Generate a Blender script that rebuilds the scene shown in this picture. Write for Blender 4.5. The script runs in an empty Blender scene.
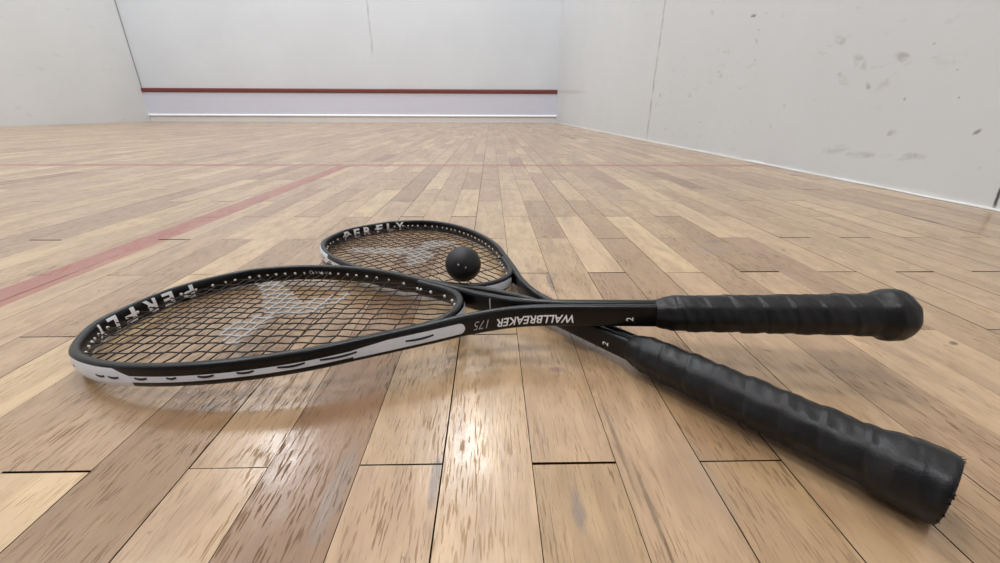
import bpy, bmesh, math, random
from mathutils import Vector, Matrix
random.seed(7)
SC = bpy.context.scene
COL = SC.collection
PI = math.pi
K = 1.02554                         # room scale (court measured against the camera height)
XR, XL, YF, YB, HC = 1.0691, -5.4942, 7.1955, -2.75, 5.65

# ------------------------------------------------------------------ helpers
def link(o, parent=None):
    COL.objects.link(o)
    if parent is not None: o.parent = parent
    return o

def mesh_obj(name, verts, faces, mat, parent=None, smooth=False):
    me = bpy.data.meshes.new(name)
    me.from_pydata([tuple(v) for v in verts], [], faces)
    me.update()
    mats = mat if isinstance(mat, (list, tuple)) else [mat]
    for m in mats: me.materials.append(m)
    if smooth:
        for p in me.polygons: p.use_smooth = True
    return link(bpy.data.objects.new(name, me), parent)

def box(x0, x1, y0, y1, z0, z1):
    v = [(x, y, z) for z in (z0, z1) for y in (y0, y1) for x in (x0, x1)]
    f = [(0, 2, 3, 1), (4, 5, 7, 6), (0, 1, 5, 4), (2, 6, 7, 3), (0, 4, 6, 2), (1, 3, 7, 5)]
    return v, f

class G:
    """tiny node graph builder"""
    def __init__(s, name):
        s.m = bpy.data.materials.new(name); s.m.use_nodes = True
        s.t = s.m.node_tree; s.n = s.t.nodes; s.l = s.t.links
        s.b = s.n['Principled BSDF']
    def put(s, sock, v):
        if isinstance(v, bpy.types.NodeSocket): s.l.new(v, sock)
        else:
            if sock.type == 'RGBA' and len(v) == 3: v = (*v, 1)
            sock.default_value = v
    def set(s, **kw):
        for k, v in kw.items(): s.put(s.b.inputs[k.replace('_', ' ')], v)
        return s
    def math(s, op, a, b=0.0, c=None, clamp=False):
        n = s.n.new('ShaderNodeMath'); n.operation = op; n.use_clamp = clamp
        s.put(n.inputs[0], a); s.put(n.inputs[1], b)
        if c is not None: s.put(n.inputs[2], c)
        return n.outputs[0]
    def sep(s, v):
        n = s.n.new('ShaderNodeSeparateXYZ'); s.put(n.inputs[0], v); return n.outputs
    def comb(s, x, y, z):
        n = s.n.new('ShaderNodeCombineXYZ')
        for i, q in enumerate((x, y, z)): s.put(n.inputs[i], q)
        return n.outputs[0]
    def coord(s, which='Object'):
        return s.n.new('ShaderNodeTexCoord').outputs[which]
    def attr(s, name):
        n = s.n.new('ShaderNodeAttribute'); n.attribute_name = name; return n
    def noise(s, vec, scale, detail=3, rough=.5, dist=0.0):
        n = s.n.new('ShaderNodeTexNoise'); s.put(n.inputs['Vector'], vec)
        n.inputs['Scale'].default_value = scale; n.inputs['Detail'].default_value = detail
        n.inputs['Roughness'].default_value = rough; n.inputs['Distortion'].default_value = dist
        return n.outputs[0]
    def ramp(s, f, *stops):
        n = s.n.new('ShaderNodeValToRGB'); s.put(n.inputs[0], f)
        e = n.color_ramp.elements
        while len(e) < len(stops): e.new(.5)
        for i, (p, c) in enumerate(stops):
            e[i].position = p
            e[i].color = (*c, 1) if isinstance(c, tuple) else (c, c, c, 1)
        return n.outputs[0]
    def mapr(s, f, a, b, c=0.0, d=1.0):
        n = s.n.new('ShaderNodeMapRange'); n.clamp = True
        for i, q in enumerate((f, a, b, c, d)): s.put(n.inputs[i], q)
        return n.outputs[0]
    def mix(s, f, a, b, blend='MIX'):
        n = s.n.new('ShaderNodeMix'); n.data_type = 'RGBA'; n.blend_type = blend
        s.put(n.inputs[0], f); s.put(n.inputs[6], a); s.put(n.inputs[7], b)
        return n.outputs[2]
    def bump(s, h, strength=.2, dist=.001):
        n = s.n.new('ShaderNodeBump'); n.inputs['Strength'].default_value = strength
        n.inputs['Distance'].default_value = dist; s.put(n.inputs['Height'], h)
        return n.outputs[0]
    def ellipse(s, u, v, u0, v0, ru, rv, ang=0.0, wob=None):
        """soft-edged blob mask at (u0,v0)"""
        a = s.math('SUBTRACT', u, u0); b = s.math('SUBTRACT', v, v0)
        ca, sa = math.cos(ang), math.sin(ang)
        p = s.math('MULTIPLY_ADD', a, ca / ru, s.math('MULTIPLY', b, sa / ru))
        q = s.math('MULTIPLY_ADD', b, ca / rv, s.math('MULTIPLY', a, -sa / rv))
        r = s.math('MULTIPLY_ADD', p, p, s.math('MULTIPLY', q, q))
        if wob is not None: r = s.math('MULTIPLY_ADD', wob, 1.6, s.math('SUBTRACT', r, .8))
        return s.mapr(r, 1.3, .3)

def lin(r, g, b):
    f = lambda c: (c / 255 / 12.92) if c / 255 <= .04045 else ((c / 255 + .055) / 1.055) ** 2.4
    return (f(r), f(g), f(b))

# ------------------------------------------------------------------ materials
def plaster(name, base, kind):
    g = G(name); co = g.coord(); x, y, z = g.sep(co)
    big = g.noise(co, 1.3, 3); mid = g.noise(co, 9, 4, .6); fine = g.noise(co, 120, 3, .6)
    c = g.mix(g.mapr(big, .35, .65), base, tuple(q * .95 for q in base))
    c = g.mix(g.mapr(mid, .4, .7, 0, .35), c, tuple(q * .94 for q in base))
    if kind == 'right':
        # rubber scuffs: elongated grey smears, denser low on the wall
        st = g.comb(x, g.math('MULTIPLY_ADD', z, .9, g.math('MULTIPLY', y, 1.0)), g.math('MULTIPLY', z, 2.6))
        sm = g.noise(st, 11, 5, .65, .6)
        reg = g.mapr(g.noise(co, 2.4, 2), .42, .6)
        m = g.math('MULTIPLY', g.mapr(sm, .60, .72, 0, .55), reg)
        m = g.math('MULTIPLY', m, g.mapr(z, 1.2, .0, .25, 1))
        c = g.mix(m, c, lin(150, 146, 142))
        sp = g.noise(g.comb(x, g.math('MULTIPLY', y, .8), g.math('MULTIPLY', z, 1.5)), 46, 2, .5)
        m2 = g.math('MULTIPLY', g.mapr(sp, .735, .77, 0, .6), g.mapr(z, 1.4, .1, .3, 1))
        c = g.mix(m2, c, lin(120, 116, 112))
        wob = g.noise(co, 70, 2)
        for (py, pz, ru, rv, an, k) in [(1.92, .549, .022, .006, .1, .8), (1.86, .452, .016, .006, .7, .5), (1.86, .49, .012, .005, .5, .4),
                (1.254, .260, .013, .007, .8, .75), (1.59, .210, .008, .006, 0, .7), (1.643, .140, .014, .006, .6, .5),
                (.929, .153, .010, .005, -.7, .7), (2.801, .283, .02, .012, 0, .4), (2.376, .27, .02, .012, 0, .45),
                (1.205, .077, .05, .010, -.1, .35), (1.08, .085, .06, .010, -.1, .35), (1.30, .085, .05, .014, -.2, .35),
                (1.128, .143, .02, .008, -.4, .35), (.91, .074, .02, .006, -.3, .45), (1.41, .394, .03, .012, .5, .3),
                (2.29, .632, .03, .01, .6, .25), (1.31, .325, .035, .015, .6, .35), (1.171, .321, .03, .012, .5, .35),
                (1.35, .28, .03, .012, .6, .35), (1.75, .60, .03, .008, .4, .3), (2.1, .35, .03, .012, .4, .25)]:
            e = g.ellipse(y, z, py, pz, ru, rv, an, wob)
            c = g.mix(g.math('MULTIPLY', g.math('MULTIPLY', e, g.mapr(sm, .42, .60)), k), c, lin(112, 106, 102))
        # rubber smear from the tin line near the corner
        e = g.ellipse(y, z, 6.2, .425, 1.1, .028, .037, g.noise(co, 9, 2))
        c = g.mix(g.math('MULTIPLY', e, .25), c, lin(150, 130, 125))
        # hairline joint in the plaster
        wv = g.math('MULTIPLY', g.math('SUBTRACT', g.noise(g.comb(0, 0, z), 9, 3), .5), .06)
        dd = g.math('ABSOLUTE', g.math('SUBTRACT', g.math('SUBTRACT', y, 2.935), wv))
        cr = g.math('MULTIPLY', g.mapr(dd, .020, .004), g.mapr(g.noise(g.comb(0, 3, z), 16, 3), .35, .6, .1, .75))
        c = g.mix(cr, c, lin(140, 136, 132))
        # open crack at the foot of the wall
        wv = g.math('MULTIPLY', g.math('SUBTRACT', g.noise(g.comb(0, 0, z), 26, 3), .5), .012)
        tilt = g.math('MULTIPLY_ADD', z, .08, .835)
        dd = g.math('ABSOLUTE', g.math('SUBTRACT', g.math('SUBTRACT', y, tilt), wv))
        cr = g.math('MULTIPLY', g.mapr(dd, .0045, .0015), g.mapr(z, .16, .08, 0, .95))
        c = g.mix(cr, c, lin(60, 56, 54))
        # paint lip and dirt just over the boards
        lip = g.mapr(g.math('MULTIPLY_ADD', g.noise(co, 24, 3), .012, z), .020, .012)
        c = g.mix(g.math('MULTIPLY', lip, .5), c, lin(232, 232, 230))
    if kind == 'front':
        wv = g.math('MULTIPLY', g.math('SUBTRACT', g.noise(g.comb(0, 0, z), 3, 3), .5), .08)
        dd = g.math('ABSOLUTE', g.math('SUBTRACT', g.math('SUBTRACT', x, -1.83), wv))
        cr = g.math('MULTIPLY', g.mapr(dd, .020, .006), g.mapr(g.noise(g.comb(0, 3, z), 4, 3), .4, .6, .05, .6))
        cr = g.math('MULTIPLY', cr, g.mapr(z, .75, 1.1, 0, 1))
        c = g.mix(cr, c, lin(140, 140, 142))
    if kind == 'left':
        st = g.comb(x, g.math('MULTIPLY_ADD', z, .8, y), g.math('MULTIPLY', z, 3))
        m = g.math('MULTIPLY', g.mapr(g.noise(st, 4, 4, .6), .62, .72, 0, .35), g.mapr(z, 2, 0, .3, 1))
        c = g.mix(m, c, lin(165, 162, 158))
        d = g.mapr(y, YF - .035, YF - .008)      # dark joint with the front wall above the tin
        d = g.math('MULTIPLY', d, g.mapr(z, .40, .44))
        c = g.mix(g.math('MULTIPLY', d, .75), c, lin(70, 70, 68))
    h = g.math('MULTIPLY_ADD', mid, .6, g.math('MULTIPLY', fine, .4))
    g.set(Base_Color=c, Roughness=.55, Specular_IOR_Level=.4, Normal=g.bump(h, .25, .002))
    return g.m

def floor_mat():
    g = G('oiled_court_boards'); co = g.coord(); x, y, z = g.sep(co)
    at = g.attr('board'); r, gg, bb = g.sep(at.outputs['Color'])   # tone, offset, hue
    off = g.math('MULTIPLY', gg, 37.0); off2 = g.math('MULTIPLY', gg, 91.0)
    # coordinates inside one board: strongly stretched along its length
    bx = g.math('ADD', x, off); by = g.math('ADD', y, off2)
    lng = g.comb(bx, g.math('MULTIPLY', by, .085), off)
    med = g.comb(bx, g.math('MULTIPLY', by, .20), off)
    fine = g.noise(g.comb(bx, g.math('MULTIPLY', by, .085), off), 780, 2, .5, .2)
    coarse = g.noise(lng, 240, 4, .6, .3)
    patchy = g.noise(g.comb(bx, g.math('MULTIPLY', by, .4), 9), 22, 3, .6)
    streak = g.noise(med, 55, 4, .55, .8)
    # cathedral figure
    wv = g.n.new('ShaderNodeTexWave'); wv.wave_type = 'RINGS'; wv.rings_direction = 'Z'
    g.put(wv.inputs['Vector'], g.comb(g.math('MULTIPLY_ADD', g.math('FRACT', g.math('MULTIPLY', gg, 7.7)), .12, g.math('SUBTRACT', x, .03)), g.math('MULTIPLY', by, .22), 0))
    wv.inputs['Scale'].default_value = 26; wv.inputs['Distortion'].default_value = 7; wv.inputs['Detail'].default_value = 2
    wv.inputs['Detail Scale'].default_value = 1.2
    fig = g.mapr(wv.outputs['Fac'], .2, .9)
    pale = g.mix(bb, lin(203, 174, 132), lin(198, 166, 130))
    dark = g.mix(bb, lin(142, 109, 74), lin(136, 102, 75))
    base = g.mix(r, dark, pale)
    c = g.mix(g.mapr(streak, .38, .68, 0, .62), base, g.mix(.60, base, lin(98, 68, 44)))
    c = g.mix(g.math('MULTIPLY', fig, g.mapr(gg, .3, .9, .0, .30)), c, g.mix(.5, base, lin(104, 72, 46)))
    pores = g.math('MAXIMUM', g.math('MULTIPLY', g.mapr(fine, .56, .62), g.mapr(patchy, .38, .58, .25, 1)), g.mapr(coarse, .61, .70, 0, .3))
    pk = g.math('SUBTRACT', 1, g.math('MULTIPLY', pores, .8))
    pv = g.math('MULTIPLY', pores, g.mapr(r, .2, .9, .72, .34))
    c = g.mix(pv, c, g.mix(.78, base, lin(62, 42, 28)))
    # grime clouds and blue grey stains worn into the lacquer
    cloud = g.noise(g.comb(x, g.math('MULTIPLY', y, .5), 0), 9, 4, .6, .4)
    c = g.mix(g.mapr(cloud, .50, .72, 0, .38), c, g.mix(.5, base, lin(100, 80, 66)))
    blotch = g.noise(g.comb(bx, g.math('MULTIPLY', by, .45), 4), 30, 4, .65, .5)
    c = g.mix(g.mapr(blotch, .60, .72, 0, .35), c, lin(104, 84, 66))
    spots = g.noise(g.comb(x, g.math('MULTIPLY', y, .6), 2), 85, 2, .5, .2)
    c = g.mix(g.mapr(spots, .735, .765, 0, .75), c, lin(92, 70, 56))
    wob = g.noise(co, 120, 3, .6)
    for (px, py, rx, ry, an, k, cc) in [(-.087, .165, .006, .035, -.02, .35, (120, 118, 116)), (-.033, .17, .003, .02, 0, .7, (88, 74, 66)),
            (.045, .15, .004, .012, 0, .6, (110, 98, 96)), (.052, .275, .006, .004, 0, .55, (120, 88, 84)), (.123, .166, .006, .03, .0, .35, (140, 122, 104)),
            (.084, .150, .0015, .03, .0, .6, (84, 66, 50)), (.079, .20, .0015, .05, .0, .5, (90, 70, 52)),
            (.840, .75, .004, .032, .1, .95, (46, 34, 28)), (.99, 1.343, .012, .012, 0, .9, (50, 40, 34)), (.072, .46, .004, .03, .0, .7, (80, 64, 54)),
            (.066, .49, .010, .012, .4, .35, (120, 92, 70)), (.36, .62, .018, .008, 0, .45, (86, 66, 56)), (.335, .58, .03, .02, 0, .3, (130, 108, 104)),
            (-.20, .235, .008, .006, 0, .45, (96, 84, 78)), (-.17, .29, .012, .004, .3, .35, (110, 96, 88)), (.42, .31, .005, .003, .5, .8, (60, 42, 34))]:
        e = g.ellipse(x, y, px, py, rx, ry, an, wob)
        c = g.mix(g.math('MULTIPLY', e, k), c, lin(*cc))
    # worn red court lines painted on the boards
    ys = (YF / K - 5.44 - .025) * K
    wear = g.noise(g.comb(bx, g.math('MULTIPLY', by, .15), 0), 60, 5, .7, .5)
    wear2 = g.noise(co, 14, 4, .6)
    w = g.math('MULTIPLY_ADD', wear2, .6, g.math('MULTIPLY', wear, .5))
    xb = (XR / K - 1.575) * K
    mb = g.mapr(g.math('ABSOLUTE', g.math('SUBTRACT', x, xb)), .0262, .0242)
    mb = g.math('MULTIPLY', mb, g.math('LESS_THAN', y, ys))
    mb = g.math('MULTIPLY', mb, g.mapr(w, .36, .60, .95, .70))
    ms = g.mapr(g.math('ABSOLUTE', g.math('SUBTRACT', y, ys)), .0262, .0235)
    ms = g.math('MULTIPLY', ms, g.mapr(w, .38, .56, 1.0, .78))
    c = g.mix(g.math('MAXIMUM', mb, ms), c, lin(140, 56, 42))
    rg = g.math('MULTIPLY_ADD', g.noise(co, 40, 4, .6), .14, .24)
    rg = g.math('MULTIPLY_ADD', pores, .18, rg)
    h = g.math('MULTIPLY_ADD', pores, -.45, g.math('MULTIPLY_ADD', coarse, -.5, g.math('MULTIPLY', streak, -.4)))
    h = g.math('MULTIPLY_ADD', g.noise(co, 35, 3, .6), .8, h)
    g.set(Base_Color=c, Roughness=rg, Specular_IOR_Level=g.math('MULTIPLY', pk, .5), Coat_Weight=g.math('MULTIPLY', pk, .55), Coat_Roughness=g.math('MULTIPLY_ADD', g.noise(co, 55, 5, .7), .34, g.math('MULTIPLY_ADD', pores, .12, .03)), Coat_IOR=1.5, Normal=g.bump(h, .30, .0014))
    g.put(g.b.inputs['Coat Normal'], g.bump(h, .13, .0013))
    return g.m

def simple(name, col, rough=.4, spec=.5, nscale=0, nstr=.1, var=0.0, metal=0.0, coat=0.0):
    g = G(name); co = g.coord()
    c = col
    if var: c = g.mix(g.mapr(g.noise(co, 60, 4, .6), .3, .7), tuple(q * (1 - var) for q in col), tuple(min(1, q * (1 + var)) for q in col))
    g.set(Base_Color=c, Roughness=rough, Specular_IOR_Level=spec, Metallic=metal, Coat_Weight=coat, Coat_Roughness=.15)
    if nscale: g.set(Normal=g.bump(g.noise(co, nscale, 4, .6), nstr, .0005))
    return g.m

M_FLOOR = floor_mat()
M_SUB = simple('dark_gap', lin(38, 26, 18), .9, .2)
M_WF = plaster('front_wall_paint', (.65, .675, .705), 'front')
M_WL = plaster('left_wall_plaster', (.635, .645, .645), 'left')
M_WR = plaster('right_wall_plaster', (.615, .635, .65), 'right')
M_WB = simple('back_wall_darkened', (.16, .16, .165), .6, .3, 9, .2, .03)  # unseen back wall, darkened to weaken reflections in the black frames
M_CEIL = simple('ceiling_paint', (.72, .72, .72), .8, .3, 9, .1, .03)
M_TIN = simple('tin_sheet_paint', lin(205, 206, 218), .45, .4, 20, .05, .02)
M_RED = simple('red_line_paint', lin(112, 56, 52), .5, .4, 30, .1, .10)
M_LEDGE = simple('white_ledge_paint', lin(236, 236, 240), .4, .5, 20, .05, .02)
M_BASE = simple('lower_board_paint', lin(226, 226, 226), .5, .4, 20, .1, .05)
M_FRAME = simple('black_lacquered_graphite', (.0022, .0020, .0022), .30, .38, 0, 0, .10)
M_GRIP = None
M_SILVER = simple('silver_grey_lacquer', lin(224, 231, 243), .35, .5, 300, .03, .05)
M_WHITE = simple('white_print', lin(245, 246, 250), .45, .4)
M_GREY = simple('grey_print', lin(176, 178, 182), .45, .4)
M_GROM = simple('white_nylon', lin(206, 204, 200), .4, .5)
M_DASH = simple('string_groove', lin(38, 38, 44), .5, .4)

def grip_mat():
    g = G('black_wrapped_overgrip'); co = g.coord()
    n1 = g.noise(co, 55, 4, .6); n2 = g.noise(co, 900, 2, .5)
    c = g.mix(g.mapr(n1, .35, .7), (.0045, .0045, .005), (.0085, .0085, .0095))
    h = g.math('MULTIPLY_ADD', n2, .3, n1)
    g.set(Base_Color=c, Roughness=g.mapr(n1, .3, .7, .34, .52), Specular_IOR_Level=.36, Normal=g.bump(h, .35, .0012))
    return g.m
M_GRIP = grip_mat()

def string_mat():
    g = G('dark_string'); a = g.attr('ink')
    c = g.mix(a.outputs['Fac'], lin(26, 17, 13), lin(172, 170, 168))
    g.set(Base_Color=c, Roughness=.45, Specular_IOR_Level=.3)
    return g.m
M_STRING = string_mat()

def ball_mat():
    g = G('black_rubber_ball'); co = g.coord()
    n = g.noise(co, 900, 3, .6)
    c = g.mix(g.mapr(g.noise(co, 120, 4, .6), .3, .75), lin(16, 16, 18), lin(26, 26, 29))
    g.set(Base_Color=c, Roughness=.52, Specular_IOR_Level=.45, Normal=g.bump(n, .35, .0004))
    return g.m

# ------------------------------------------------------------------ the room
def struct(name, verts, faces, mat, kind='structure'):
    o = mesh_obj(name, verts, faces, mat); o['kind'] = kind; return o
T = .12
struct('wall_front', *box(XL - T, XR + T, YF, YF + T, -.05, HC), M_WF)
struct('wall_left', *box(XL - T, XL, YB, YF, -.05, HC), M_WL)
struct('wall_right', *box(XR, XR + T, YB, YF, -.05, HC), M_WR)
struct('wall_back', *box(XL - T, XR + T, YB - T, YB, -.05, HC), M_WB)
struct('ceiling', *box(XL - T, XR + T, YB - T, YF + T, HC, HC + T), M_CEIL)

# the tin: sheet panel, sloped white ledge, lower board and the red strip on top
def profile_x(name, prof, mat, x0=XL, x1=XR):
    """prof: list of (out from front wall, z); extruded along x"""
    n = len(prof)
    v = [(x, YF - o, z) for x in (x0, x1) for (o, z) in prof]
    f = [(i, (i + 1) % n, n + (i + 1) % n, n + i) for i in range(n)] + [tuple(range(n - 1, -1, -1)), tuple(range(n, 2 * n))]
    return struct(name, v, f, mat)
profile_x('trim_1', [(0, .115), (.020, .115), (.020, .432), (0, .432)], M_TIN)
profile_x('trim_2', [(0, .432), (.030, .432), (.036, .440), (.036, .478), (.026, .492), (0, .492)], M_RED)
profile_x('trim_3', [(0, .088), (.045, .088), (.045, .100), (.020, .1155), (0, .1155)], M_LEDGE)
profile_x('baseboard_front', [(0, 0), (.022, 0), (.022, .088), (0, .088)], M_BASE)
# thin painted fillet along the foot of the right wall, slightly uneven
v, f = [], []
n = 160
for i in range(n + 1):
    y = YB + (YF - YB) * i / n if i else YB
    o_ = .004 + .0016 * math.sin(i * 1.7) + random.uniform(-.0009, .0009)
    h = .0042 + .0012 * math.sin(i * .9 + 1) + random.uniform(-.0012, .0012)
    v += [(XR, y, .0006), (XR - o_, y, .0006), (XR - o_ * .7, y, h * .7), (XR, y, h)]
for i in range(n):
    a = i * 4
    for j in range(3): f.append((a + j, a + j + 1, a + j + 5, a + j + 4))
struct('baseboard_right', v, f, simple('skirting_lip_paint', lin(206, 206, 205), .6, .3, 40, .2, .08))

# ------------------------------------------------------------------ floor, board by board in one mesh
seams = [s * K for s in (-.228, -.174, -.129, -.077, -.029, .023, .072, .1215, .170, .219, .268)]
cols = {i: (seams[i], seams[i + 1]) for i in range(10)}
xx, i = seams[0], -1
while xx > XL:
    cols[i] = (max(XL, xx - .0505), xx); xx -= .0505; i -= 1
xx, i = seams[-1], 10
while xx < XR:
    cols[i] = (xx, min(XR, xx + .0512)); xx += .0512; i += 1
rows = {0: .1795, 1: .333, 2: .4865, 3: .640, 4: .788, 5: .938, 6: 1.085, 7: 1.250}
for k in range(8, 60): rows[k] = 1.25 + (k - 7) * .151
for k in range(-1, -24, -1): rows[k] = .1795 + k * .151
TONE = {(-1, -2): .97, (-1, 0): .45, (-1, 2): .34, (-2, -1): .38, (-2, 1): .2, (-3, -2): .8, (-3, 0): .85, (-3, 2): .8, (-4, -1): .3, (-4, 1): .3, (-5, 2): .5,
        (0, -1): .04, (0, 1): .28, (1, -2): .62, (1, 0): .42, (1, 2): .5, (2, -1): .0, (2, 1): .2, (3, -2): .58, (3, 0): .55, (3, 2): .5,
        (4, -1): .84, (4, 1): .8, (5, -2): .42, (5, 0): .70, (5, 2): .78, (5, 4): .85, (6, -1): .64, (6, 1): .56, (6, 3): .30, (7, -2): .36, (7, 0): .28,
        (7, 2): .97, (7, 4): .40, (8, -1): .58, (8, 1): .28, (8, 3): .30, (9, -2): .4, (9, 0): .70, (9, 2): .92, (10, -1): .45, (10, 1): .35, (10, 3): .55,
        (11, 0): .75, (11, 2): .2, (12, 1): .3, (12, 3): .92, (13, 2): .7}
SEAM = {0: .0002, 1: .0003, 2: .0001, 3: .0001, 4: .0003, 5: .0001, 6: .00005, 7: .00015, 8: .0002, 9: .0002, 10: .0001}
ENDS = {(-10, 3): .003, (-8, 3): .003, (-6, 3): .003, (-10, 4): 0, (-7, 3): 0, (11, 2): .003, (13, 2): .0015, (15, 2): .003, (17, 2): .002, (14, 3): .002, (16, 3): .002, (3, 4): .002, (1, 4): .002, (2, 3): .003, (-1, 0): .0013, (1, 0): .0004, (3, 0): .0006, (5, 0): .0013, (7, 0): .0007, (7, 2): .0020, (9, 2): .0005, (8, 3): .0008}
V, F, A = [], [], []
rnd = random.Random(11)
seam_gap = {}
def sgap(i):
    if i not in seam_gap: seam_gap[i] = SEAM.get(i, rnd.choice((0, .00003, .00006, .0001, .0002, .0003)))
    return seam_gap[i]
def board(x0, x1, y0, y1, key):
    if x1 - x0 < .004 or y1 - y0 < .01: return
    tone = TONE.get(key, min(1, max(0, rnd.gauss(.58, .19))))
    a = (tone, rnd.random(), rnd.random(), 1)
    g1, g2 = sgap(key[0]), sgap(key[0] + 1)
    e1 = ENDS.get(key, rnd.choice((.0001, .0003, .0007, .0016))) * .5; e2 = ENDS.get((key[0], key[1] + 2), rnd.choice((.0001, .0003, .0006))) * .5
    x0 += g1; x1 -= g2; y0 += e1; y1 -= e2
    c = .00015
    tx, ty = rnd.uniform(-1, 1) * .00012, rnd.uniform(-1, 1) * .00010
    b = len(V)
    for (ins, z) in ((0, -.004), (0, -c), (c, 0)):
        for (X, Y, sx, sy) in ((x0, y0, 1, 1), (x1, y0, -1, 1), (x1, y1, -1, -1), (x0, y1, 1, -1)):
            V.append((X + sx * ins, Y + sy * ins, z - .00022 + (-sx * tx - sy * ty if z > -.003 else 0)))
    F.append((b + 8, b + 9, b + 10, b + 11))
    for l in (0, 4):
        for j in range(4): F.append((b + l + j, b + l + (j + 1) % 4, b + l + 4 + (j + 1) % 4, b + l + 4 + j))
    for _ in range(12): A.append(a)
for ci, (x0, x1) in cols.items():
    ks = [k for k in rows if (ci + k) % 2 == 1]
    ks = sorted(k for k in ks if YB < rows[k] < YF)
    if not (-2 <= ci <= 12):
        # a few boards are longer or stepped
        ks = [k for k in ks if rnd.random() > .08]
    ys = [YB] + [rows[k] + rnd.uniform(-.0015, .0015) for k in ks] + [YF]
    kk = [ks[0] - 2] + ks
    for j in range(len(ys) - 1): board(x0, x1, ys[j], ys[j + 1], (ci, kk[j]))
sub = len(V)
bv, bf = box(XL, XR, YB, YF, -.03, -.0035)
V += bv; F += [tuple(sub + q for q in ff) for ff in bf]; A += [(.3, .3, .3, 1)] * 8
fl = struct('floor', V, F, [M_FLOOR, M_SUB])
for i_, p in enumerate(fl.data.polygons):
    if i_ % 9 or i_ >= len(fl.data.polygons) - 6: p.material_index = 1     # edges and gaps are dark, dull wood
ca = fl.data.attributes.new('board', 'FLOAT_COLOR', 'POINT')
for i_, a in enumerate(A): ca.data[i_].color = a

# ------------------------------------------------------------------ racket geometry (x: from butt to tip, z: across the face)
L = .686
XS = [0, .004, .018, .045, .085, .13, .18, .23, .27, .31, .345, .38, .41, .45, .50]
WW = [0, .0363, .0619, .0890, .1033, .1058, .0987, .0827, .0621, .0405, .0215, .0085, .0047, .0042, .0042]
HA, HB, NN = .0040, .0095, 3.1

def catmull(P, sub):
    P = [Vector(q) for q in P]; out = []
    for i in range(1, len(P) - 2):
        p0, p1, p2, p3 = P[i - 1:i + 3]
        t0 = 0; t1 = t0 + (p1 - p0).length ** .5; t2 = t1 + (p2 - p1).length ** .5; t3 = t2 + (p3 - p2).length ** .5
        for j in range(sub):
            t = t1 + (t2 - t1) * j / sub
            A1 = (t1 - t) / (t1 - t0) * p0 + (t - t0) / (t1 - t0) * p1
            A2 = (t2 - t) / (t2 - t1) * p1 + (t - t1) / (t2 - t1) * p2
            A3 = (t3 - t) / (t3 - t2) * p2 + (t - t2) / (t3 - t2) * p3
            B1 = (t2 - t) / (t2 - t0) * A1 + (t - t0) / (t2 - t0) * A2
            B2 = (t3 - t) / (t3 - t1) * A2 + (t - t1) / (t3 - t1) * A3
            out.append((t2 - t) / (t2 - t1) * B1 + (t - t1) / (t2 - t1) * B2)
    out.append(P[-2]); return out

half = [(x + HA + .0012 * max(0, 1 - x / .1), w + (.0008 if w > .03 else 0)) for x, w in zip(XS, WW)]
ctrl = [(half[1][0], -half[1][1])] + half + [(2 * half[-1][0] - half[-2][0], 2 * half[-1][1] - half[-2][1])]
HALF = catmull([(a, b, 0) for a, b in ctrl], 14)             # tip -> shaft, +y side; coordinates (d, w)
PATH = [Vector((p.x, -p.y, 0)) for p in HALF[:0:-1]] + HALF    # -y shaft -> tip -> +y shaft
mid = len(HALF) - 1
S = [0.0]
for a, b in zip(PATH, PATH[1:]): S.append(S[-1] + (b - a).length)
S = [s - S[mid] for s in S]                                    # signed arc length from the tip
def pth(s):
    """point, outward normal on the frame centre line at signed arc length s"""
    lo, hi = 0, len(S) - 2
    while lo < hi:
        m = (lo + hi + 1) // 2
        if S[m] <= s: lo = m
        else: hi = m - 1
    t = (s - S[lo]) / (S[lo + 1] - S[lo])
    p = PATH[lo].lerp(PATH[lo + 1], t)
    def tan(i):
        i0, i1 = max(0, i - 1), min(len(PATH) - 1, i + 1)
        return (PATH[i1] - PATH[i0]).normalized()
    tg = tan(lo).lerp(tan(lo + 1), t).normalized()
    return p, Vector((-tg.y, tg.x, 0))                         # going -y -> tip -> +y : outward normal
def ha(d): return HA + (.0042 - HA) * min(1, max(0, (d - .30) / .09))
def hbf(d): return .0090 + .0005 * min(1, max(0, (d - .27) / .09))
def s_of_d(d, sign):
    best = min((i for i in range(len(S)) if (i - mid) * sign > 0 or i == mid), key=lambda i: abs(PATH[i].x - d))
    return S[best]
def w_of_d(d):
    for a, b in zip(HALF, HALF[1:]):
        if a.x <= d <= b.x: return a.y + (b.y - a.y) * (d - a.x) / (b.x - a.x + 1e-12)
    return 0.0
_n = pth(.0)[1]
SG = 1 if _n.x < 0 else -1                                     # make sure the normal points away from the head
def loc(d, y, z): return Vector((L - d, y, z))
def wall(s, z, outer=True, off=.0002):
    p, nrm = pth(s); nrm = nrm * SG
    a = ha(p.x) * (max(0, 1 - abs(z / hbf(p.x)) ** NN)) ** (1 / NN) + off
    q = p + nrm * (a if outer else -a)
    return loc(q.x, q.y, z)

def sweep(pts, nrms, ha_f, hb_f, seg=28, nn=NN):
    V, F = [], []
    for p, nr in zip(pts, nrms):
        a = ha_f(p.x)
        hb = hb_f(p.x) if callable(hb_f) else hb_f
        for j in range(seg):
            t = 2 * PI * j / seg
            c, s = math.cos(t), math.sin(t)
            u = a * abs(c) ** (2 / nn) * (1 if c > 0 else -1); v = hb * abs(s) ** (2 / nn) * (1 if s > 0 else -1)
            q = p + nr * u
            V.append(loc(q.x, q.y, v))
    n = len(pts)
    for i in range(n - 1):
        for j in range(seg):
            k = (j + 1) % seg
            F.append((i * seg + j, i * seg + k, (i + 1) * seg + k, (i + 1) * seg + j))
    F.append(tuple(range(seg))); F.append(tuple((n - 1) * seg + j for j in range(seg - 1, -1, -1)))
    return V, F

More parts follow.
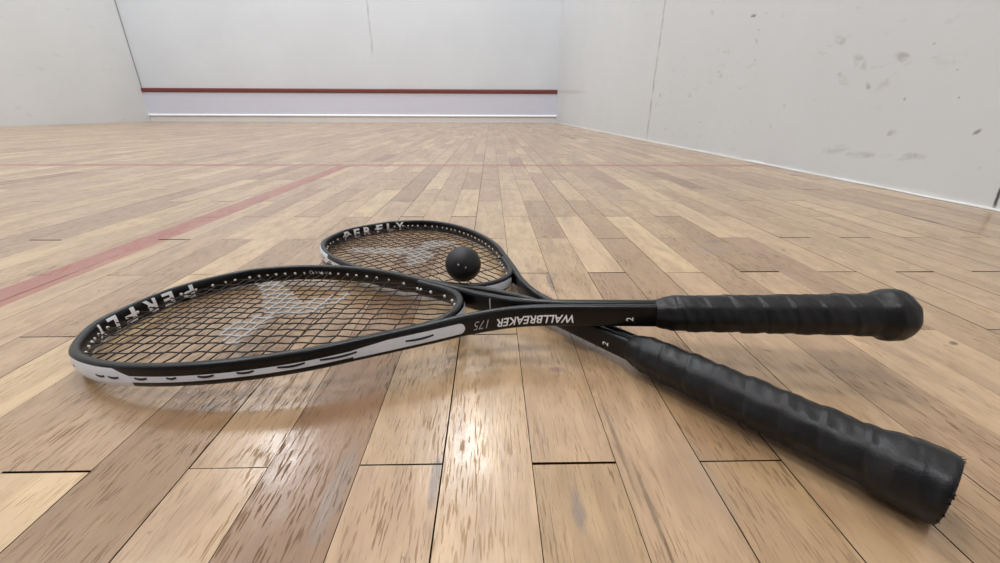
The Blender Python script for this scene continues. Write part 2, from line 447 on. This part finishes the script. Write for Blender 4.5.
BR = [(.262, .0662), (.276, .0586), (.289, .0516), (.301, .0450), (.3135, .0368), (.3245, .0250), (.3298, .0130), (.3316, 0)]
brc = [(a, -b, 0) for a, b in BR] + [(a, b, 0) for a, b in BR[-2::-1]]
BRIDGE = catmull(brc, 8)
def bridge_d(y):
    for a, b in zip(BRIDGE, BRIDGE[1:]):
        if a.y <= y <= b.y: return a.x + (b.x - a.x) * (y - a.y) / (b.y - a.y + 1e-12)
    return None

def tube(pts, r, seg=6):
    V, F = [], []
    n = len(pts)
    for i, p in enumerate(pts):
        t = (pts[min(n - 1, i + 1)] - pts[max(0, i - 1)]).normalized()
        a = Vector((0, 0, 1)).cross(t).normalized(); b = t.cross(a)
        rr = r[i] if isinstance(r, list) else r
        for j in range(seg):
            q = 2 * PI * j / seg
            V.append(p + a * rr * math.cos(q) + b * rr * math.sin(q))
    for i in range(n - 1):
        for j in range(seg):
            k = (j + 1) % seg
            F.append((i * seg + j, (i + 1) * seg + j, (i + 1) * seg + k, i * seg + k))
    F.append(tuple(range(seg))); F.append(tuple((n - 1) * seg + j for j in range(seg - 1, -1, -1)))
    return V, F

def inpoly(x, y, P):
    c = False; j = len(P) - 1
    for i in range(len(P)):
        if (P[i][1] > y) != (P[j][1] > y) and x < (P[j][0] - P[i][0]) * (y - P[i][1]) / (P[j][1] - P[i][1]) + P[i][0]: c = not c
        j = i
    return c
# stencil mark on the strings: three wings meeting at a point (d, y), seen on the +y-near face
LOGO = [[(.086, -.078), (.104, -.074), (.128, -.058), (.152, -.034), (.172, -.018), (.170, -.004), (.152, .006), (.140, -.002), (.124, -.022), (.104, -.046), (.088, -.062)],
        [(.164, -.018), (.180, -.030), (.206, -.041), (.214, -.034), (.206, -.010), (.194, .005), (.176, .010), (.160, .006)],
        [(.150, -.010), (.166, .002), (.163, .022), (.166, .044), (.168, .060), (.156, .064), (.140, .052), (.132, .040), (.130, .026), (.146, .012)]]
def ink(d, y):
    return 1.0 if any(inpoly(d, y, P) for P in LOGO) else 0.0

def text_mesh(txt, width, height, shear=0.0, bold=0.0, step=.0016):
    cu = bpy.data.curves.new('t', 'FONT'); cu.body = txt; cu.size = 1; cu.shear = shear; cu.offset = bold
    cu.resolution_u = 3
    o = bpy.data.objects.new('t', cu); COL.objects.link(o)
    dg = bpy.context.evaluated_depsgraph_get(); dg.update()
    me = bpy.data.meshes.new_from_object(o.evaluated_get(dg))
    bpy.data.objects.remove(o); bpy.data.curves.remove(cu)
    xs = [v.co.x for v in me.vertices]; ys = [v.co.y for v in me.vertices]
    x0, x1, y0, y1 = min(xs), max(xs), min(ys), max(ys)
    bm = bmesh.new(); bm.from_mesh(me); bpy.data.meshes.remove(me)
    for v in bm.verts:
        v.co.x = ((v.co.x - x0) / (x1 - x0) - .5) * width
        v.co.y = ((v.co.y - y0) / (y1 - y0) - .5) * height
    bmesh.ops.triangulate(bm, faces=bm.faces[:])
    for _ in range(4):
        es = [e for e in bm.edges if e.calc_length() > step]
        if not es: break
        bmesh.ops.subdivide_edges(bm, edges=es, cuts=1)
        bmesh.ops.triangulate(bm, faces=bm.faces[:])
    return bm

def decal_text(txt, width, height, mp, mat, parent, name='lettering', **kw):
    bm = text_mesh(txt, width, height, **kw)
    for v in bm.verts: v.co = mp(v.co.x, v.co.y)
    me = bpy.data.meshes.new(name); bm.to_mesh(me); bm.free(); me.materials.append(mat)
    return link(bpy.data.objects.new(name, me), parent)

def patch(name, s0, s1, zlo, zhi, mat, parent, outer=True, off=.0002, nz=5, ns=None, fn=wall):
    """band on the frame wall between arc lengths s0..s1, zlo(t)..zhi(t)"""
    ns = ns or max(2, int(abs(s1 - s0) / .003))
    V, F = [], []
    for i in range(ns + 1):
        t = i / ns; s = s0 + (s1 - s0) * t
        a = zlo(t) if callable(zlo) else zlo; b = zhi(t) if callable(zhi) else zhi
        for j in range(nz + 1): V.append(fn(s, a + (b - a) * j / nz, outer, off))
    for i in range(ns):
        for j in range(nz):
            k = i * (nz + 1) + j
            F.append((k, k + 1, k + nz + 2, k + nz + 1))
    return mesh_obj(name, V, F, mat, parent, True)

MAINS = [(.0048, .0057), (.0147, .0171), (.0243, .0286), (.0355, .0395), (.0462, .0517), (.0560, .0655), (.0665, .0815)]
CROSS = [.0215, .031, .0405, .0505, .0603, .070, .0796, .0890, .0995, .111, .1232, .1348, .1460, .1575, .169, .181, .1940, .2080, .2220, .2385, .2570, .2834]

def build_racket(label, butt):
    root = bpy.data.objects.new('squash_racket', None); link(root)
    root.empty_display_size = .05
    root['label'] = label; root['category'] = 'racket'; root['group'] = 'squash rackets lying crossed on the court floor'
    # hoop, throat arms and twin shaft: one continuous section
    nr = [pth(s)[1] * SG for s in S]
    V, F = sweep(PATH, nr, ha, hbf)
    frame = mesh_obj('frame', V, F, M_FRAME, root, True)
    # throat bridge closing the head
    bn = []
    for i in range(len(BRIDGE)):
        t = (BRIDGE[min(len(BRIDGE) - 1, i + 1)] - BRIDGE[max(0, i - 1)]).normalized(); bn.append(Vector((t.y, -t.x, 0)))
    V, F = sweep(BRIDGE, bn, lambda d: .0042, .0080)
    bridge = mesh_obj('throat_bridge', V, F, M_FRAME, root, True)
    def bwall(s, z, outer, off):                               # s runs -1..1 along the bridge
        i = (s * .5 + .5) * (len(BRIDGE) - 1); k = min(len(BRIDGE) - 2, int(i)); t = i - k
        p = BRIDGE[k].lerp(BRIDGE[k + 1], t); n_ = bn[k].lerp(bn[k + 1], t).normalized()
        if n_.x < 0: n_ = -n_
        a = .0042 * (max(0, 1 - abs(z / .0080) ** NN)) ** (1 / NN) + off
        q = p + n_ * (a if outer else -a)
        return loc(q.x, q.y, z)
    b = patch('bridge_panel', -.20, .28, -.0050, .0042, M_SILVER, bridge, fn=bwall, ns=30)
    b['label'] = 'silver grey panel on the outside of the throat bridge'
    # silver decoration on the outer walls
    Sm = S[-1]
    def tipz(t):      # lower edge of the silver nose piece
        return -.0085
    sa = s_of_d(.1225, 1)
    def nose_hi(t):
        s = abs(-sa + 2 * sa * t)
        return .0068 if s < sa - .012 else .0064 - (s - (sa - .012)) / .012 * .0052
    o = patch('nose_panel', -sa, sa, -.0082, nose_hi, M_SILVER, frame, nz=8, off=.00022, ns=160)
    o['label'] = 'silver grey panel wrapped round the nose of the black frame'
    for sg in (1, -1):
        s1 = s_of_d(.272, sg)
        def slo(t): return -.0042
        def shi(t): return -.0012
        o = patch('side_stripe', sg * sa * .985, s1, lambda t: -.0038, lambda t: .0014 - .0005 * math.sin(t * PI), M_SILVER, frame, off=.00020)
        o['label'] = 'silver grey stripe along the outside of the head'
        s2, s3 = s_of_d(.266, sg), s_of_d(.3415, sg)
        def lo(t): return -.0052 + .0036 * (1 - math.sqrt(max(0, 1 - max(0, (t - .94) / .06) ** 2)))
        def hi(t): return min(.0042, .0016 + t * .0085) - .0036 * (1 - math.sqrt(max(0, 1 - max(0, (t - .94) / .06) ** 2)))
        o = patch('shoulder_panel', s2, s3, lo, hi, M_SILVER, frame, off=.00024, ns=60)
        o['label'] = 'silver grey rounded panel at the shoulder of the frame'
        # string loops showing in the groove
        dl = [(.052, .061), (.0905, .100), (.101, .111), (.1235, .1345), (.1465, .157), (.170, .181), (.1945, .207), (.222, .236), (.246, .267), (.300, .318)]
        for (d0, d1) in dl:
            sA, sB = s_of_d(d0, sg), s_of_d(d1, sg)
            z0 = -.0003 if d0 < .29 else -.0002
            patch('string_loop', sA, sB, lambda t, z0=z0: z0 - .0011 * math.sin(t * PI) - .0006, lambda t, z0=z0: z0 + .0009 - .0007 * math.sin(t * PI), M_DASH, frame, off=.0004, nz=2)
        o = decal_text('2', .0034, .0056, (lambda sg: (lambda tx, ty: wall(s_of_d(.4745 if sg > 0 else .4835, sg) - sg * ty, tx * sg - .0015 * sg, True, .0003)))(sg), M_WHITE, frame, 'size_mark', bold=.01)
    # model lettering on the +y outer wall, printed upside down when this face is up
    sW = s_of_d(.4295, 1); sE = s_of_d(.3675, 1); sc = (sW + sE) / 2
    decal_text('WALLBREAKER', sW - sE, .0076, lambda tx, ty: wall(sc - tx, -.0016 - ty, True, .0003), M_WHITE, frame, shear=.25, bold=.02)
    s7 = s_of_d(.3535, 1)
    decal_text('175', .0135, .0074, lambda tx, ty: wall(s7 - tx, -.0006 - ty, True, .0003), M_GREY, frame, shear=.35, bold=-.005)
    sc2 = s_of_d(.3985, -1)
    decal_text('WALLBREAKER', sW - sE, .0076, lambda tx, ty: wall(sc2 + tx, -.0006 - ty, True, .0003), M_WHITE, frame, shear=.25, bold=.02)
    # brand letters round the inside of the nose
    for ch, yy, wd in (('P', -.0470, .0118), ('E', -.0262, .0112), ('R', -.0080, .0128), ('F', .0137, .0114), ('L', .0310, .0112), ('Y', .0482, .0135)):
        s0 = min(S, key=lambda s: abs(pth(s)[0].y - yy) + (9 if abs(s) > .13 else 0))
        decal_text(ch, wd, .0138, lambda tx, ty: wall(s0 + tx, -ty + .0002, False, .00025), M_WHITE, frame, bold=.035)
    # small marks on the far inner side
    s_ = s_of_d(.144, -1)
    for q_ in range(5):                                        # worn, unreadable print
        c0 = s_ - .0105 + q_ * .0048
        patch('worn_print', c0, c0 + .0036, lambda t, q_=q_: .0004 + .0010 * math.sin(t * 6 + q_), lambda t, q_=q_: .0015 + .0012 * math.sin(t * 6 + q_ * 1.3), M_GREY, frame, outer=False, off=.00028, nz=2, ns=10)
    s_r = s_ + .0165
    V, F = [], []
    for j in range(24):
        an = 2 * PI * j / 24
        for rr_ in (.0016, .0024): V.append(wall(s_r + rr_ * math.cos(an), .0012 + rr_ * math.sin(an), False, .00028))
    for j in range(24): F.append((2 * j, 2 * j + 1, (2 * j + 3) % 48, (2 * j + 2) % 48))
    mesh_obj('worn_print', V, F, M_GREY, frame)
    s_ = s_of_d(.3595, -1)
    o = patch('seam_tape', s_ - .0006, s_ + .0006, -.0070, .0070, M_GREY, frame, outer=False, off=.0003, ns=2)
    # strings -------------------------------------------------------------
    ends = []
    def add_string(pts, inks):
        rr = [.00058 + .00055 * k for k in inks]
        V, F = tube(pts, rr)
        o = mesh_obj('string', V, F, M_STRING, root, True)
        a = o.data.attributes.new('ink', 'FLOAT', 'POINT')
        for i_, k in enumerate(inks):
            for j in range(6): a.data[i_ * 6 + j].value = k
    def inside(d, y):
        w = w_of_d(d)
        if abs(y) > w - .0030: return False
        bd = bridge_d(y)
        return not (bd is not None and d > bd - .003)
    def run(fn, t0, t1, step, phase_fn):
        pts, inks = [], []; n_ = int((t1 - t0) / step)
        for i_ in range(n_ + 1):
            t = t0 + (t1 - t0) * i_ / n_
            d, y = fn(t)
            if inside(d, y):
                k = ink(d, y)
                k *= .86 + .14 * math.sin(d * 900 + y * 1300) if k else 0
                pts.append(loc(d, y, phase_fn(d, y))); inks.append(max(0, min(1, k)))
        if len(pts) > 3: add_string(pts, inks); ends.append(pts[0]); ends.append(pts[-1])
    mi = 0
    for wT, wP in MAINS:
        for sg in (1, -1):
            mi += 1
            def fn(t, wT=wT, wP=wP, sg=sg):
                q = min(1, max(0, (t - .05) / (.29 - .05)))
                return t, sg * (wP + (wT - wP) * q + .0001 * math.sin(t * 140 + wT * 900))
            run(fn, .004, .34, .0022, lambda d, y, m=mi: .00045 * math.sin(d * PI / .0125 + m * PI))
    for ci, d0 in enumerate(CROSS):
        def fn(t, d0=d0, ci=ci): return d0 + t * .045 + .00018 * math.sin(t * 160 + ci * 2), t
        run(fn, -.108, .108, .0022, lambda d, y, m=ci: -.00045 * math.sin(y * PI / .0125 + m * PI))
    # grommets where the strings leave the frame ---------------------------
    used = []
    for e in ends:
        if any((e - u).length < .0055 for u in used): continue
        used.append(e)
        # push onto the inner wall
        c = Vector((L - .17, 0, 0)); n_ = None
        best = None
        d, y = L - e.x, e.y
        # nearest centre line point (hoop or bridge)
        bp = min(PATH[::2], key=lambda p: (p.x - d) ** 2 + (p.y - y) ** 2)
        bb_ = min(BRIDGE, key=lambda p: (p.x - d) ** 2 + (p.y - y) ** 2)
        on_b = (bb_.x - d) ** 2 + (bb_.y - y) ** 2 < (bp.x - d) ** 2 + (bp.y - y) ** 2
        q = bb_ if on_b else bp
        par = bridge if on_b else frame
        dirv = Vector((d - q.x, y - q.y, 0))
        dirv = dirv.normalized() if dirv.length > 1e-5 else Vector((1, 0, 0))
        a = (.0044 if on_b else ha(q.x))
        pos = loc(q.x + dirv.x * (a + .0001), q.y + dirv.y * (a + .0001), 0)
        ax = Vector((-dirv.x, dirv.y, 0))       # in racket coordinates x = L - d
        V, F = [], []
        ax = ax.normalized(); t1 = Vector((0, 0, 1)); t2 = ax.cross(t1)
        prof = [(-.0008, .0017), (.0003, .0017), (.0011, .0012), (.0015, .0005)]
        for (h_, r_) in prof:
            for j in range(10):
                an = 2 * PI * j / 10
                V.append(pos + ax * h_ + t1 * r_ * math.cos(an) + t2 * r_ * math.sin(an))
        for i_ in range(len(prof) - 1):
            for j in range(10):
                k = (j + 1) % 10
                F.append((i_ * 10 + j, i_ * 10 + k, (i_ + 1) * 10 + k, (i_ + 1) * 10 + j))
        F.append(tuple(30 + j for j in range(10)))
        mesh_obj('grommet', V, F, M_GROM, par, True)
    # grip ------------------------------------------------------------------
    V, F = [], []
    d0, d1, seg = (.4955, L - .0065, 56) if butt == 'round' else (.5015, L - .0045, 56)
    nn = 420
    pitch = .0198
    def base(d):
        if d < d0 + .016: 
            t = (d - d0) / .016; return .0116 + (.0149 - .0116) * min(1, t * 1.15) ** .8
        r = .0149 + (d - .513) / .147 * .0018
        if butt == 'round':
            if d > .652: r += .0037 * (lambda q: q * q * (3 - 2 * q))(min(1, (d - .652) / .011))
        else:
            if d > .650: r += .0027 * (lambda q: q * q * (3 - 2 * q))(min(1, (d - .650) / .012))
        return r
    rn = random.Random(3 if butt == 'round' else 5)
    ph = [rn.uniform(0, 6.28) for _ in range(6)]
    ds = []
    rc = .0150 if butt == 'round' else .0040                     # rounding of the butt end
    for i_ in range(nn - 19): ds.append(d0 + (d1 - rc - d0) * i_ / (nn - 20))
    for i_ in range(1, 21): ds.append(d1 - rc + rc * math.sin(i_ / 20 * PI / 2))
    for d in ds:
        R0 = base(d)
        e = d1 - d
        if e < rc: R0 = R0 - (.0125 if butt == 'round' else .0024) * (1 - math.sqrt(max(0, 1 - ((rc - e) / rc) ** 2)))
        for j in range(seg):
            th = 2 * PI * j / seg
            u = (d - d0) / pitch + th / (2 * PI) * (1 if butt == 'round' else 1)
            fr = u - math.floor(u)
            saw = (1 - fr) * .00085 if fr > .12 else fr / .12 * .00075
            saw *= min(1, max(0, (d - d0 - .009) / .008)) * (1 if e > .022 else max(0, e - .006) / .016)
            lump = .00022 * math.sin(3 * th + ph[0] + d * 160) + .00018 * math.sin(2 * th + ph[1] - d * 310) + .00012 * math.sin(5 * th + ph[2] + d * 700)
            oct_ = .0003 * math.cos(8 * th)
            r = R0 + saw + lump + oct_ - .0005
            V.append(Vector((L - d, r * math.cos(th), r * .985 * math.sin(th))))
    for i_ in range(nn):
        for j in range(seg):
            k = (j + 1) % seg
            F.append((i_ * seg + j, (i_ + 1) * seg + j, (i_ + 1) * seg + k, i_ * seg + k))
    F.append(tuple(range(seg)))
    # domed end
    b = nn * seg; last = [V[b + j].copy() for j in range(seg)]
    for q_, sc_ in ((.0003, .85), (.0006, .55), (.0008, .25)):
        o_ = len(V)
        for p in last: V.append(Vector((L - d1 - q_, p.y * sc_, p.z * sc_)))
        pb = b if sc_ == .85 else o_ - seg
        for j in range(seg):
            k = (j + 1) % seg; F.append((pb + j, o_ + j, o_ + k, pb + k))
    F.append(tuple(len(V) - seg + j for j in range(seg - 1, -1, -1)))
    gr = mesh_obj('grip', V, F, M_GRIP, root, True)
    if butt == 'frayed':
        V, F = [], []
        for q_ in range(70):
            th = rn.uniform(0, 2 * PI); r = base(L) - .0014; ln = rn.uniform(.0004, .0013); wd = rn.uniform(.0005, .0013)
            x0 = rn.uniform(-.0002, .0022)
            out = Vector((0, math.cos(th), math.sin(th))); tg = Vector((0, -math.sin(th), math.cos(th)))
            p = Vector((L - d1 + x0, 0, 0)) + out * r
            tipv = p + out * ln * rn.uniform(.4, 1.0) + Vector((-ln * rn.uniform(.3, 1.), 0, 0)) + tg * rn.uniform(-.0006, .0006)
            n0 = len(V)
            V += [p + tg * wd, p - tg * wd, p - out * .0008 + Vector((.0008, 0, 0)), tipv]
            F += [(n0, n0 + 1, n0 + 3), (n0 + 1, n0 + 2, n0 + 3), (n0 + 2, n0, n0 + 3), (n0, n0 + 2, n0 + 1)]
        o = mesh_obj('frayed_edge', V, F, M_GRIP, gr)
        o['label'] = 'loose frayed threads at the end of the grip tape'
    return root

def pose(root, B, az, el, roll, flip=False):
    X = Vector((math.cos(az) * math.cos(el), math.sin(az) * math.cos(el), math.sin(el)))
    Y0 = Vector((0, 0, 1)).cross(X).normalized(); Z0 = X.cross(Y0)
    Y = Y0 * math.cos(roll) + Z0 * math.sin(roll); Z = X.cross(Y)
    if flip: Y, Z = -Y, -Z
    m = Matrix((( X.x, Y.x, Z.x, B[0]), (X.y, Y.y, Z.y, B[1]), (X.z, Y.z, Z.z, B[2]), (0, 0, 0, 1)))
    root.matrix_world = m
    return m
R1 = build_racket('upper black squash racket with its near head bearing upside-down letters and its rounded butt raised', 'round')
m1 = pose(R1, (.32030, .26314, .0540), 2.98507, -.06535, .0260)
R2 = build_racket('lower black squash racket, its far head under the ball, its frayed butt nearest camera', 'frayed')
m2 = pose(R2, (.22996, .13690, .0203), 2.25755, -.0166, .0044, flip=True)

# ------------------------------------------------------------------ ball
RB = .0199
d_, y_ = .289, -.0185                                        # spot on the far racket's strings
ctr = m2 @ Vector((L - d_, y_, 0)) + Vector((.0040, -.0050, RB + .0012))
bm = bmesh.new(); bmesh.ops.create_uvsphere(bm, u_segments=64, v_segments=40, radius=RB)
me = bpy.data.meshes.new('squash_ball'); bm.to_mesh(me); bm.free(); me.materials.append(ball_mat())
for p in me.polygons: p.use_smooth = True
ball = link(bpy.data.objects.new('squash_ball', me)); ball.location = ctr
ball['label'] = 'small black rubber squash ball resting on the strings of the far racket'; ball['category'] = 'ball'
cam_p = Vector((0, 0, .19430))
vd = (cam_p - ctr).normalized(); rt = Vector((0, 0, 1)).cross(vd).normalized(); up = vd.cross(rt)
for (a, b) in ((-.0052, -.0005), (.0026, -.0038)):
    nrm = (vd * math.sqrt(max(0, RB * RB - a * a - b * b)) + rt * a + up * b).normalized()
    t1 = nrm.orthogonal().normalized(); t2 = nrm.cross(t1)
    V = [nrm * (RB + .0002)] + [nrm * (RB + .0001) + (t1 * math.cos(2 * PI * j / 12) + t2 * math.sin(2 * PI * j / 12)) * .0010 for j in range(12)]
    o = mesh_obj('dot', V, [(0, 1 + j, 1 + (j + 1) % 12) for j in range(12)], M_GREY, ball, True)
    o['label'] = 'tiny pale dot'

# ------------------------------------------------------------------ light: two columns of three ceiling lamps
def lamp(x, y, sx, sy, power, col=(.95, .975, 1)):
    l = bpy.data.lights.new('ceiling_lamp', 'AREA'); l.shape = 'RECTANGLE'; l.size = sx; l.size_y = sy
    l.energy = power; l.color = col
    o = link(bpy.data.objects.new('ceiling_lamp', l)); o.location = (x, y, HC - .03)
for y in (5.75, 2.35, -1.05):
    for x in (-.50, -3.92):
        lamp(x, y, .62, 1.25, 100)
w = bpy.data.worlds.new('World'); SC.world = w; w.use_nodes = True
w.node_tree.nodes['Background'].inputs[0].default_value = (.8, .85, .9, 1)
w.node_tree.nodes['Background'].inputs[1].default_value = .3

# ------------------------------------------------------------------ camera
fpx, pitch, yaw, roll, h = 405.87533894, 22.947196, 1.257371, .206065, .194305
a, b, c = (math.radians(q) for q in (pitch, yaw, roll))
Fw = Vector((math.sin(b) * math.cos(a), math.cos(b) * math.cos(a), -math.sin(a)))
Rt = Vector((math.cos(b), -math.sin(b), 0)); Up = Rt.cross(Fw)
R_ = Rt * math.cos(c) + Up * math.sin(c); U_ = -Rt * math.sin(c) + Up * math.cos(c)
cd = bpy.data.cameras.new('camera'); cd.sensor_width = 36; cd.lens = fpx / 1000 * 36; cd.clip_start = .01; cd.clip_end = 50
cam = link(bpy.data.objects.new('camera', cd))
cam.matrix_world = Matrix(((R_.x, U_.x, -Fw.x, 0), (R_.y, U_.y, -Fw.y, 0), (R_.z, U_.z, -Fw.z, h), (0, 0, 0, 1)))
SC.camera = cam
vs = SC.view_settings
vs.view_transform = 'Standard'; vs.look = 'None'; vs.gamma = 1; vs.exposure = -0.04; vs.use_curve_mapping = False
SC.cycles.max_bounces = 8; SC.cycles.diffuse_bounces = 6
